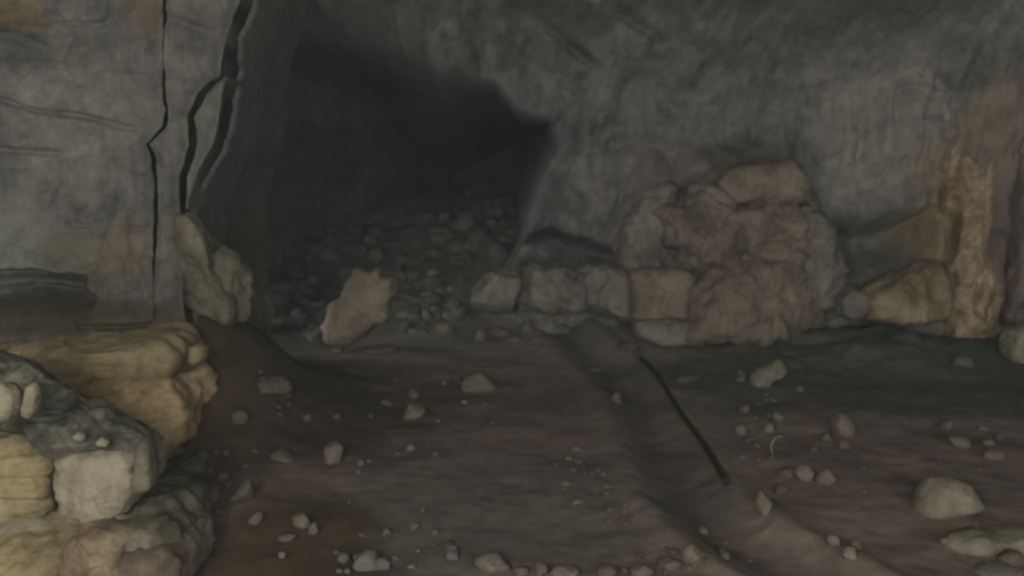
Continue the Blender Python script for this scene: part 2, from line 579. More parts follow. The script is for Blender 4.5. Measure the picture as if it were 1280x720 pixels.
def strip_slab(name, left, right, top, bottom, Yf, thick, mat, nu, nv, edge=0.10, rough=0.06, seed=0, grooves=(), patches=None, lip=0.0, strata=0.0):
    """a standing slab bounded by two wavy edges (pixel curves), front face relief, rounded edges, real thickness.
    Yf(px,py) gives the distance of the front face."""
    vv = np.linspace(bottom, top, nv)
    xl = interp_curve(left, vv)
    xr = interp_curve(right, vv)
    uu = np.linspace(0, 1, nu)
    PX = xl[:, None] * (1 - uu) + xr[:, None] * uu
    PY = np.repeat(vv[:, None], nu, 1)
    r = FWD + RGT * ((PX - 640) / FPX)[..., None] + UPV * ((360 - PY) / FPX)[..., None]
    Y = Yf(PX, PY)
    P = CAM + r * (Y / r[..., 1])[..., None]
    X, Z = P[..., 0], P[..., 2]
    # distance to the slab's two edges, for the rounding
    wl = P[:, -1:, 0] - P[:, :1, 0]
    de = np.minimum(uu, 1 - uu)[None] * wl
    p3 = np.stack([X, X * 0 + seed, Z], -1)
    dy = rough * fbm(p3 * 1.1, 4) + rough * 0.6 * ridged(p3 * np.array([2.0, 1, 2.6]), 4) + rough * 0.3 * fbm(p3 * 8, 3)
    fl = np.stack([X * 6, X * 0 + seed, Z * 0.5], -1)
    dy = dy + rough * 0.35 * fbm(fl, 3)
    if strata:
        lay = (Z + 0.06 * fbm(p3 * 0.9, 2)) / 0.28
        k = np.floor(lay)
        fr = lay - k
        dy = dy + strata * (np.sin(k * 12.9898) * 0.5) + strata * 0.8 * np.exp(-((np.minimum(fr, 1 - fr)) / 0.07) ** 2)
    dy = dy + edge * np.exp(-(de / (edge * 0.9)) ** 2) * 0.8
    for pts, w, dep in grooves:
        q = [xz(a, b, float(Yf(np.array(a), np.array(b)))) for a, b in pts]
        d, t = seg_dist(X, Z, q)
        d = d + 0.018 * fbm(p3 * 5, 3)
        dy = dy + dep * np.exp(-(d / w) ** 2) * np.sin(np.pi * np.clip(0.12 + t * 0.8, 0, 1)) ** 0.4
    front = P + np.stack([dy * 0, dy, dy * 0], -1)
    # side returns going back into the rock
    n = 5
    cols = []
    for k in range(n, 0, -1):
        b = front[:, :1].copy()
        b[..., 1] += thick * k / n
        b[..., 0] += 0.03 * k / n
        cols.append(b)
    cols.append(front)
    for k in range(1, n + 1):
        b = front[:, -1:].copy()
        b[..., 1] += thick * k / n
        b[..., 0] -= np.minimum(0.45 * thick, 0.8 * wl) * k / n
        cols.append(b)
    G = np.concatenate(cols, 1)
    # close over the top and the bottom
    topc = G[-1:].copy()
    topc[..., 1] = np.maximum(topc[..., 1], G[-1, :, 1].max())
    botc = G[:1].copy()
    botc[..., 1] = np.maximum(botc[..., 1], G[0, :, 1].max())
    G = np.concatenate([botc, G, topc], 0)
    mn = None
    if patches is not None:
        pt = []
        for (a, b, rx, ry, colr, s) in patches:
            Yq = float(Yf(np.array(a), np.array(b)))
            q = at(a, b, Yq)
            pt.append((q[0], q[2], rx * Yq / FPX, ry * Yq / FPX, colr, s))
        mn = mineral_shade_map(G[..., 0], G[..., 2], G.shape[:2], pt)
    return grid_mesh(name, G, mat, mineral_shade=mn)

def left_Y(px, py):
    px = np.asarray(px, float)
    py = np.asarray(py, float)
    return 7.75 + 0.0028 * px - 0.55 * sstep(300, 420, py) - 0.0014 * np.maximum(0, 120 - py)

LP = [  # minerals of the slabs, plus a darker patch along the undercut
    (28, 20, 34, 26, (0.172, 0.128, 0.068), 0.8), (10, 30, 14, 14, (0.200, 0.120, 0.080), 0.6), (178, 20, 22, 50, (0.172, 0.132, 0.100), 0.7),
    (60, 60, 90, 40, (0.132, 0.132, 0.116), 0.6), (20, 55, 40, 26, (0.096, 0.102, 0.090), 0.7),
    (70, 110, 60, 26, (0.240, 0.240, 0.220), 0.6), (90, 190, 50, 70, (0.232, 0.212, 0.186), 0.7), (20, 300, 50, 60, (0.216, 0.220, 0.196), 0.7),
    (150, 130, 50, 60, (0.212, 0.206, 0.188), 0.6), (90, 310, 40, 36, (0.152, 0.148, 0.108), 0.7), (150, 320, 40, 50, (0.188, 0.160, 0.120), 0.7),
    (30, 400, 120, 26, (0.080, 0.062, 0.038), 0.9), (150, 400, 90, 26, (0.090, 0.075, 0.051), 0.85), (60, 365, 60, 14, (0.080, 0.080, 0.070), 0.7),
    (210, 320, 16, 60, (0.192, 0.172, 0.144), 0.6), (220, 120, 30, 90, (0.180, 0.176, 0.156), 0.6), (240, 40, 40, 40, (0.132, 0.130, 0.112), 0.7),
    (5, 215, 16, 30, (0.128, 0.132, 0.120), 0.6),
]
crack1 = [(203, -120), (203, 0), (201, 60), (200, 110), (205, 140), (203, 155), (197, 163), (181, 180), (188, 196), (191, 225), (190, 290), (188, 340), (187, 440)]
crack2 = [(345, -120), (303, 0), (296, 18), (286, 45), (281, 70), (277, 95), (262, 102), (247, 116), (241, 130), (232, 145), (236, 165), (237, 180), (231, 205), (224, 222), (224, 255), (228, 300), (229, 350), (232, 440)]

def shifted(c, d):
    return [(a + d, b) for a, b in c]

def dense(c):
    yy = np.arange(c[0][1], c[-1][1] + 1, 6.0)
    return list(zip(np.interp(yy, [q[1] for q in c], [q[0] for q in c]), yy))

LG = [([(-10, 122), (40, 138), (100, 145), (165, 161)], 0.022, 0.10), ([(-10, 186), (40, 190), (72, 192)], 0.030, 0.10),
      ([(-20, 345), (40, 346), (95, 352)], 0.035, 0.40), ([(-20, 374), (20, 364), (60, 370), (100, 380)], 0.08, 0.40), ([(-10, 40), (50, 58)], 0.05, 0.07),
      ([(135, -20), (136, 20), (128, 30), (70, 28)], 0.02, 0.06), ([(85, 280), (120, 282), (190, 288)], 0.015, 0.05),
      ([(145, 235), (138, 270), (122, 320)], 0.02, 0.05), ([(160, 270), (155, 330), (160, 390)], 0.015, 0.06), ([(178, 330), (170, 380), (172, 410)], 0.02, 0.06),
      ([(75, 200), (80, 230), (60, 260)], 0.02, 0.05), ([(100, 410), (150, 412), (220, 404)], 0.03, 0.12)]
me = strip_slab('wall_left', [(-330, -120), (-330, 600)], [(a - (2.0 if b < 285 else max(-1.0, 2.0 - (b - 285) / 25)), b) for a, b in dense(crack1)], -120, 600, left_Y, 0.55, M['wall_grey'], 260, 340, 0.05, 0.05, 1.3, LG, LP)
wall_left = structure(link('wall_left', me), 'pale grey limestone wall split by deep cracks')
me = strip_slab('rock_slab', [(a + (2.0 if b < 285 else max(-1.0, 2.0 - (b - 285) / 25)), b) for a, b in dense(crack1)], shifted(crack2, -5), -120, 560, lambda a, b: left_Y(a, b) + 0.03, 0.55, M['wall_grey'], 60, 300, 0.06, 0.045, 4.1,
                [([(210, 20), (260, 40)], 0.05, 0.08), ([(205, 300), (225, 305)], 0.02, 0.05)], LP)
link('rock_slab', me, wall_left)
crack3 = [(290, 60), (283, 95), (277, 130), (272, 165), (264, 190), (250, 212), (242, 232), (236, 250), (230, 268)]
me = strip_slab('rock_sliver', shifted([c for c in crack2 if 60 < c[1] < 300], 6), [(284, 60), (275, 95), (272, 130), (268, 160), (260, 185), (246, 208), (238, 228), (233, 246), (231, 268)], 96, 262,
                lambda a, b: left_Y(a, b) + 0.06, 0.5, M['wall_grey'], 30, 120, 0.06, 0.05, 7.7, (), [(255, 150, 40, 100, (.165, .175, .160), 0.8)])
link('rock_sliver', me, wall_left)
me = strip_slab('rock_core', [(-230, -120), (-230, 470)], [(310, -120), (275, 60), (262, 150), (235, 240), (228, 300), (228, 600)], -120, 600,
                lambda a, b: left_Y(a, b) + 1.0, 0.5, M['wall_grey'], 40, 60, 0.1, 0.1, 12.2, (), [])
link('rock_core', me, wall_left)
crack3x = [(352, -120), (311, 0), (295, 45), (288, 80), (285, 100), (281, 130), (277, 165), (269, 190), (255, 212), (247, 232), (241, 250), (235, 272), (234, 440)]
# flank of rock behind the cracks, turning into the passage
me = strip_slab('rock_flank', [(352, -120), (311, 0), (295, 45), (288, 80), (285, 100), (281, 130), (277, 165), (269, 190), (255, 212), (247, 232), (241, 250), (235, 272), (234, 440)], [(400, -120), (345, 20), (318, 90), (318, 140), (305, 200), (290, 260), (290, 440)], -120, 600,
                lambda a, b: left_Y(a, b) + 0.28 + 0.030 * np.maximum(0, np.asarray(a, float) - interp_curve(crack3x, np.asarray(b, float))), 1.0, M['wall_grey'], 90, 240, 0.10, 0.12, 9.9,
                [([(300, 90), (310, 140), (300, 200)], 0.10, 0.2)], [(290, 160, 80, 160, (.130, .148, .144), 0.9), (270, 330, 60, 60, (.12, .115, .09), 0.8), (315, 10, 40, 40, (.16, .165, .155), 0.7)])  # shade of the recess put into the flank as blue-green
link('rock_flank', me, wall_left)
# the near return of the left wall, out of view, down to the cave mouth
ys = np.arange(-7, 8.6, 0.15)
zs = np.arange(-0.6, 6.6, 0.15)
Y_, Z_ = np.meshgrid(ys, zs)
X_ = -6.3 + 0.3 * fbm(np.stack([Y_, Z_, Y_ * 0 + 5], -1) * 0.5, 4)
link('rock_return', grid_mesh('rock_return', np.stack([X_, Y_, Z_], -1), M['roof']), wall_left)

# ------------------------------------------------------------------ boulders with the outline seen from the front
def superellipse(n, e):
    t = np.linspace(-math.pi / 2, math.pi / 2, 2001)
    s = np.abs(np.cos(t)) ** e
    y = np.sign(np.sin(t)) * np.abs(np.sin(t)) ** e
    L = np.concatenate([[0], np.cumsum(np.hypot(np.diff(s), np.diff(y)))])
    q = np.linspace(0, L[-1], n + 2)[1:-1]
    return np.interp(q, L, s), np.interp(q, L, y)

def outline_mesh(name, pts, Yc, thick, mat, e=0.55, nt=96, nv=44, rough=0.05, seed=0.0, strata=0.0, layer=0.12, slope=0.0, tilt=0.0, facets=0, origin=None):
    """closed rock whose front silhouette is the pixel outline pts at distance Yc; thick = half depth (m);
    slope leans the top backwards (m of depth per m of height)"""
    W = np.array([xz(a, b, Yc + 0.9 * thick) for a, b in pts])
    c = np.array([(W[:, 0].min() + W[:, 0].max()) / 2, (W[:, 1].min() + W[:, 1].max()) / 2]) * 0.4 + W.mean(0) * 0.6
    th = np.linspace(0, 2 * math.pi, nt, endpoint=False)
    rad = np.zeros(nt)
    n = len(W)
    for i, t in enumerate(th):
        dx, dz = math.cos(t), math.sin(t)
        best = 0
        for k in range(n):
            a, b = W[k] - c, W[(k + 1) % n] - c
            den = dx * (b[1] - a[1]) - dz * (b[0] - a[0])
            if abs(den) < 1e-9:
                continue
            s = (a[0] * (b[1] - a[1]) - a[1] * (b[0] - a[0])) / den
            if abs(b[0] - a[0]) > abs(b[1] - a[1]):
                u = (s * dx - a[0]) / (b[0] - a[0])
            else:
                u = (s * dz - a[1]) / (b[1] - a[1])
            if s > 0 and -1e-6 <= u <= 1 + 1e-6:
                best = max(best, s)
        rad[i] = best
    s, y = superellipse(nv, e)
    s = s * (1 - 0.10 * np.clip(y, 0, 1))
    X = c[0] + s[:, None] * (rad * np.cos(th))[None]
    Z = c[1] + s[:, None] * (rad * np.sin(th))[None]
    Y = Yc + thick + np.repeat((y * thick)[:, None], nt, 1) + slope * (Z - c[1]) + tilt * (X - c[0])
    P = np.stack([X, Y, Z], -1)
    dt = np.roll(P, -1, 1) - np.roll(P, 1, 1)
    dv = np.gradient(P, axis=0)
    N = np.cross(dv, dt)
    N /= np.linalg.norm(N, axis=-1)[..., None] + 1e-9
    ctr = np.array([c[0], Yc + thick, c[1]])
    if ((P - ctr) * N).sum() < 0:
        N = -N
    size = math.sqrt(np.ptp(W[:, 0]) * np.ptp(W[:, 1]))
    q = P / max(size, 0.1) + seed * 7.31
    d = rough * size * (0.55 * fbm(q * 1.6, 4) + 0.45 * ridged(q * 2.3, 4) + 0.2 * fbm(q * 9, 3))
    if strata:
        lay = (Z + 0.10 * layer * fbm(q * 2, 3) * 3 + tilt * 0.3 * (X - c[0])) / layer
        k = np.floor(lay)
        fr = lay - k
        d = d + strata * np.sin(k * 12.9898 + seed) * 0.6 - strata * 1.2 * np.exp(-(np.minimum(fr, 1 - fr) / 0.08) ** 2)
    if facets:
        rs = np.random.RandomState(int(seed * 100) + 3)
        D = (P - ctr)
        half = np.array([np.ptp(W[:, 0]) / 2, thick, np.ptp(W[:, 1]) / 2])
        Dn = D / half
        for k in range(facets):
            nn = rs.normal(size=3)
            nn[1] = -abs(nn[1])
            nn /= np.linalg.norm(nn)
            lim = rs.uniform(0.62, 0.85)
            over = np.maximum(0, (Dn * nn).sum(-1) - lim)
            P = P - (nn * half)[None, None] * over[..., None] * 0.75
    P = P + N * d[..., None]
    org = np.array(origin) if origin is not None else np.array([c[0], Yc + thick, P[..., 2].min()])
    return grid_mesh(name, P - org, mat, closed_u=True, poles=True), org

def boulder(name, label, cat, pts, Yc, thick, mat, group=None, **kw):
    me, org = outline_mesh(name, pts, Yc, thick, M[mat], **kw)
    o = link(name, me, None, org.tolist())
    return tag(o, label, cat, group)

# ---- near outcrop at the lower left
def ledge(name, label, parts, group='stacked ledges of the near outcrop'):
    """an outcrop block of several beds; each bed is a part"""
    metas = []
    for (pn, pts, Yc, thick, mat, kw) in parts:
        metas.append((pn, outline_mesh(pn, pts, Yc, thick, M[mat], **kw)))
    base = np.mean([m[1][1] for m in metas], 0)
    base[2] = min(m[1][1][2] for m in metas)
    e = bpy.data.objects.new(name, None)
    e.empty_display_size = 0.2
    e.location = base.tolist()
    COL.objects.link(e)
    tag(e, label, 'rock ledge', group)
    for pn, (me, org) in metas:
        link(pn, me, e, (org - base).tolist())
    return e

ledge('limestone_ledge', 'tan limestone ledge at the foot of the grey wall, with rounded right end', [
    ('rock_bed', [(-170, 428), (60, 424), (150, 426), (200, 421), (228, 424), (240, 438), (238, 458), (180, 462), (90, 457), (-170, 455)], 7.0, 0.55, 'tan_rock', dict(e=0.25, rough=0.09, seed=1.1, nt=220, nv=60)),
    ('rock_bed', [(-170, 452), (60, 454), (140, 459), (228, 462), (246, 474), (256, 500), (252, 522), (240, 540), (228, 562), (200, 575), (150, 590), (-170, 600)], 6.85, 0.6, 'ledge_ochre', dict(e=0.32, rough=0.09, seed=2.3, nt=230, nv=64, strata=0.02, layer=0.17)),
    ('rock_knob', [(238, 432), (250, 430), (258, 436), (257, 447), (246, 456), (238, 452)], 7.1, 0.12, 'tan_rock', dict(e=0.6, rough=0.06, seed=3.2, nt=40, nv=20)),
])
ledge('limestone_block', 'pale tan bedded block at the left edge under the dark slaty slab', [
    ('rock_bed', [(-170, 528), (30, 532), (72, 536), (88, 545), (92, 575), (90, 624), (50, 628), (-170, 634)], 5.05, 0.5, 'tan_rock', dict(e=0.22, rough=0.07, seed=4.7, strata=0.025, layer=0.13, nt=220, nv=60)),
    ('rock_bed', [(-170, 624), (40, 622), (98, 626), (100, 640), (60, 648), (-170, 650)], 5.0, 0.5, 'pale_rock', dict(e=0.25, rough=0.09, seed=5.2, nt=180)),
])
boulder('rounded_boulder', 'pale rounded boulder wedged between the slaty slab and the lowest ledge', 'boulder',
        [(92, 560), (110, 552), (140, 553), (168, 552), (184, 562), (190, 585), (186, 604), (170, 622), (145, 636), (112, 638), (97, 628), (92, 600)], 5.05, 0.32, 'pale_rock',
        e=0.34, rough=0.07, seed=6.9, nt=130, nv=60)
boulder('rock_splinter', 'thin dark-edged splinter of rock leaning on the right end of the rounded boulder', 'rock',
        [(176, 552), (184, 545), (190, 560), (194, 606), (184, 612), (168, 612), (174, 585)], 5.0, 0.10, 'mossy', e=0.5, rough=0.05, seed=6.1, nt=50, nv=24)
boulder('slaty_slab', 'dark blue-grey slaty slab sloping down to the right on the near outcrop', 'rock slab',
        [(-170, 448), (0, 462), (30, 470), (70, 488), (115, 514), (160, 536), (186, 549), (182, 560), (160, 557), (120, 559), (85, 544), (45, 526), (0, 512), (-170, 508)], 5.16, 0.24, 'slate',
        e=0.7, rough=0.09, seed=7.5, nt=220, nv=60, slope=0.3, strata=0.008, layer=0.06)
boulder('pale_stone', 'small pale stone at the left edge on the slaty slab', 'stone', [(-12, 485), (8, 478), (22, 490), (24, 510), (10, 526), (-12, 526)], 4.75, 0.09, 'pale_rock', e=0.7, rough=0.08, seed=8.1, nt=40, nv=24)
boulder('pale_stone', 'narrow upright pale stone on the slaty slab, second from the left edge', 'stone', [(36, 482), (44, 479), (49, 490), (46, 512), (38, 522), (30, 518), (35, 500)], 4.75, 0.06, 'pale_rock', e=0.7, rough=0.08, seed=8.9, nt=40, nv=24)
for k, (a, b, r, l) in enumerate([(99, 545, 8, 'left one of two little whitish chips on the edge of the slaty slab'), (128, 552, 8, 'right one of two little whitish chips on the edge of the slaty slab')]):
    boulder('pale_chip', l, 'stone', [(a - r, b), (a, b - r * .7), (a + r, b - 1), (a + r * .7, b + r * .7), (a - r * .6, b + r * .6)], 5.03, 0.035, 'pale_rock', 'whitish chips on the slaty slab', e=0.8, rough=0.08, seed=9.0 + k, nt=24, nv=12)
ledge('limestone_ledge', 'lowest ledge in the bottom left corner, ochre stained under the rounded boulder', [
    ('rock_bed', [(-170, 642), (40, 644), (110, 640), (128, 650), (134, 700), (130, 790), (-170, 790)], 4.75, 0.6, 'tan_rock', dict(e=0.22, rough=0.08, seed=10.4, nt=220, nv=60, strata=0.025, layer=0.15)),
    ('rock_bed', [(118, 648), (150, 640), (180, 650), (186, 700), (182, 790), (118, 790)], 4.8, 0.5, 'orange_rock', dict(e=0.28, rough=0.12, seed=11.4, nt=130)),
    ('rock_bed', [(168, 668), (200, 664), (232, 668), (241, 680), (240, 712), (236, 790), (168, 790)], 4.85, 0.45, 'brown_rock', dict(e=0.25, rough=0.09, seed=12.4, nt=130)),
    ('cap_rock', [(100, 642), (140, 630), (190, 624), (222, 630), (238, 650), (242, 672), (210, 670), (150, 660), (110, 660)], 4.95, 0.5, 'mossy', dict(e=0.4, rough=0.12, seed=13.4, nt=130)),
])
# ---- leaning rocks at the crack foot
boulder('leaning_rock', 'tall ochre-grey wedge of rock leaning at the foot of the cracks', 'rock',
        [(230, 272), (238, 268), (252, 282), (262, 305), (270, 335), (290, 372), (290, 400), (250, 405), (229, 402), (229, 330)], 8.25, 0.25, 'mossy', e=0.4, rough=0.08, seed=14.2, nt=100, nv=44, facets=4)
boulder('leaning_rock', 'short brown wedge of rock right of the tall wedge at the cracks', 'rock',
        [(270, 318), (280, 308), (292, 318), (305, 336), (310, 350), (312, 376), (306, 400), (282, 402), (274, 355)], 8.4, 0.2, 'mossy', e=0.5, rough=0.09, seed=15.2, nt=80, nv=36, facets=4)

# ---- upright boulder in front of the passage
boulder('upright_boulder', 'brown upright boulder with a broken top in front of the passage', 'boulder',
        [(408, 424), (404, 408), (412, 390), (414, 378), (430, 372), (437, 352), (446, 338), (462, 340), (474, 333), (478, 346), (492, 347), (492, 365), (485, 378), (484, 398), (468, 404), (456, 418), (440, 428), (420, 430)], 11.4, 0.28, 'brown_rock',
        e=0.5, rough=0.06, seed=16.3, nt=120, nv=44)

# ---- pale blocks along the foot of the back wall
FB = 'pale blocks along the foot of the back wall'
boulder('ledge_block', 'leftmost pale block along the back wall foot, right of the rubble slope', 'rock block', [(590, 352), (606, 344), (640, 342), (655, 348), (654, 386), (632, 392), (596, 388)], 12.15, 0.35, 'grey_brown', FB, e=0.5, rough=0.12, seed=17.1, nt=90, facets=5)
boulder('ledge_block', 'middle pale block with jagged top along the back wall foot', 'rock block', [(640, 346), (655, 338), (672, 334), (690, 342), (705, 338), (724, 345), (730, 390), (690, 394), (648, 390)], 12.1, 0.35, 'grey_brown', FB, e=0.5, rough=0.13, seed=18.1, nt=90, facets=5)
boulder('ledge_block', 'right pale block of the row at the back wall foot, beside the brown square block', 'rock block', [(716, 346), (740, 336), (765, 342), (790, 340), (794, 396), (760, 400), (722, 396)], 12.05, 0.35, 'grey_brown', FB, e=0.5, rough=0.13, seed=19.1, nt=90, facets=5)

# ---- the boulder mound
MG = 'boulders of the mound against the back wall'
boulder('mound_boulder', 'rounded tan cap boulder on top of the mound', 'boulder', [(900, 232), (918, 212), (945, 204), (985, 206), (1004, 222), (1008, 244), (985, 256), (950, 258), (918, 250)], 11.5, 0.4, 'brown_rock', MG, e=0.75, rough=0.09, seed=20.3)
boulder('mound_boulder', 'grey-tan boulder in the middle of the mound under its cap', 'boulder', [(918, 268), (950, 250), (995, 252), (1012, 280), (1018, 318), (996, 345), (958, 345), (930, 322)], 11.5, 0.4, 'brown_rock', MG, e=0.7, rough=0.12, seed=21.3, facets=4)
boulder('mound_boulder', 'reddish broken boulder on the left shoulder of the mound', 'boulder', [(832, 262), (868, 236), (908, 228), (930, 256), (938, 306), (918, 340), (870, 342), (836, 322), (824, 290)], 11.62, 0.45, 'red_rock', MG, e=0.75, rough=0.18, seed=22.3, facets=4)
boulder('mound_boulder', 'dark narrow boulder leaning on the back wall left of the reddish one', 'boulder', [(770, 312), (790, 270), (812, 240), (838, 232), (846, 262), (836, 300), (812, 336), (782, 336)], 11.95, 0.35, 'grey_brown', MG, e=0.75, rough=0.12, seed=23.3)
boulder('mound_block', 'square brown block at the left foot of the mound', 'rock block', [(787, 338), (800, 332), (850, 334), (868, 342), (868, 385), (858, 402), (800, 404), (786, 396)], 11.75, 0.4, 'brown_rock', MG, e=0.45, rough=0.06, seed=24.3)
boulder('mound_boulder', 'big brown slanting slab at the front of the mound', 'boulder', [(858, 378), (880, 352), (915, 338), (955, 320), (990, 338), (1022, 350), (1034, 374), (1012, 398), (980, 412), (950, 430), (905, 432), (862, 420)], 11.3, 0.55, 'brown_rock', MG, e=0.65, rough=0.10, seed=25.3, nt=130, nv=56, slope=0.35, facets=3)
boulder('mound_boulder', 'greyish right shoulder boulder of the mound beside the dark hollow', 'boulder', [(990, 262), (1012, 258), (1030, 290), (1048, 330), (1050, 362), (1030, 384), (1006, 372), (1000, 330)], 11.55, 0.35, 'grey_brown', MG, e=0.75, rough=0.12, seed=26.3)
boulder('mound_ledge', 'low grey ledge along the floor left of the slanting slab', 'rock ledge', [(792, 402), (840, 398), (872, 402), (880, 418), (866, 430), (820, 428), (794, 418)], 11.5, 0.3, 'grey_brown', MG, e=0.45, rough=0.06, seed=27.3)

# ---- right wall rocks
boulder('wedge_rock', 'tan wedge of rock at the foot of the ochre column', 'rock', [(1076, 372), (1096, 358), (1130, 342), (1160, 332), (1184, 328), (1190, 406), (1160, 410), (1110, 402), (1080, 394)], 11.3, 0.45, 'orange_rock', e=0.45, rough=0.06, seed=28.3, facets=3)
boulder('grey_rock', 'small grey rock between the mound and the tan wedge', 'rock', [(1046, 372), (1062, 360), (1080, 366), (1086, 388), (1066, 398), (1048, 392)], 11.4, 0.25, 'grey_brown', e=0.55, rough=0.08, seed=29.3, nt=60, nv=30)
def hug(mid, half, proud, t0, t1):
    def f(a, b):
        a = np.asarray(a, float)
        b = np.asarray(b, float)
        r_ = FWD + RGT * ((a - 640) / FPX)[..., None] + UPV * ((360 - b) / FPX)[..., None]
        Q = CAM + r_ * (11.5 / r_[..., 1])[..., None]
        u = np.clip(np.abs(a - mid) / half, 0, 1.3)
        return wall_y(Q[..., 0], Q[..., 2]) + 0.10 - proud * (1 - u ** 2) * sstep(t0, t1, b)
    return f

me = strip_slab('flowstone_column', [(1184, 130), (1176, 200), (1170, 260), (1172, 330), (1168, 380), (1166, 430)], [(1250, 130), (1256, 200), (1260, 260), (1256, 330), (1260, 380), (1262, 430)], 132, 425,
                hug(1215, 46, 0.52, 130, 260), 0.9, M['flow'], 70, 150, 0.12, 0.07, 31.0,
                [([(1186, 320), (1190, 370), (1184, 405)], 0.05, 0.12)])
link('flowstone_column', me, wall_back)['label'] = 'ochre flowstone column on the right wall'
me = strip_slab('flowstone_column', [(1254, 120), (1256, 250), (1250, 330), (1258, 430)], [(1340, 120), (1340, 430)], 130, 425,
                hug(1296, 48, 0.50, 100, 250), 0.9, M['flow_dark'], 50, 150, 0.12, 0.10, 33.0)
link('flowstone_column', me, wall_back)['label'] = 'wine-brown flowstone at the right edge'
boulder('pale_block', 'upright pale block at the right edge on the dark mud', 'rock', [(1262, 416), (1280, 410), (1300, 414), (1302, 455), (1268, 458), (1258, 440)], 10.7, 0.2, 'pale_rock', e=0.5, rough=0.12, seed=34.3, nt=60, nv=30)
boulder('pale_block', 'lower pale stone at the right edge under the upright block', 'rock', [(1272, 484), (1300, 480), (1302, 506), (1276, 506), (1270, 496)], 9.9, 0.14, 'stone_grey', e=0.6, rough=0.08, seed=35.3, nt=40, nv=20)

# ------------------------------------------------------------------ loose stones
def stone_mesh(name, seed, mat, nt=20, nv=12, planes=13):
    """unit stone: faceted convex lump, half sizes 1, flat-ish underside"""
    rs = np.random.RandomState(seed)
    th = np.linspace(0, 2 * math.pi, nt, endpoint=False)
    ph = np.linspace(-math.pi / 2, math.pi / 2, nv + 2)[1:-1]
    D = np.stack([np.cos(ph)[:, None] * np.cos(th), np.cos(ph)[:, None] * np.sin(th), np.repeat(np.sin(ph)[:, None], nt, 1)], -1)
    r = np.ones(D.shape[:2]) * 1.12
    for k in range(planes):
        n = rs.normal(size=3)
        n /= np.linalg.norm(n)
        d = rs.uniform(0.70, 1.0)
        c = (D * n).sum(-1)
        r = np.minimum(r, np.where(c > 0.05, d / np.maximum(c, 0.05), 9))
    r = r * (1 + 0.10 * fbm(D * 1.7 + seed, 3))
    P = D * r[..., None]
    P /= np.abs(P).max((0, 1))
    P[..., 2] = np.where(P[..., 2] < -0.55, -0.55 + (P[..., 2] + 0.55) * 0.3, P[..., 2])
    return grid_mesh(name, P, M[mat], closed_u=True, poles=True)

_cache = {}
def stone_variant(mat, v):
    if (mat, v) not in _cache:
        _cache[(mat, v)] = stone_mesh('stone_' + mat, 100 + 31 * v + len(mat) * 7, mat)
    return _cache[(mat, v)]

_k = 0
def stone(px, py, w, h, mat, label, name='stone', group=None, rot=0.0, sink=0.28, depth=None):
    """a loose stone seen at pixel centre (px,py), w x h pixels, lying on the floor"""
    global _k
    _k += 1
    q = hit(px, py + h * 0.36)
    dist = (q - CAM) @ FWD
    sx = 0.55 * w * dist / FPX
    sz = 0.5 * h * dist / FPX * 1.15
    sy = depth if depth else (sx + sz) * 0.55
    o = link(name, stone_variant(mat, _k % 7), None)
    zf = float(floor_h(q[0], q[1] + sy * 0.5))
    o.location = (q[0], q[1] + sy * 0.5, min(zf, q[2]) + sz * (0.55 - sink) + 0.1 * sz)
    o.scale = (sx, sy, sz)
    o.rotation_euler = (0, rot, (_k * 1.7) % 0.9 - 0.45)
    tag(o, label, 'stone', group)
    return o

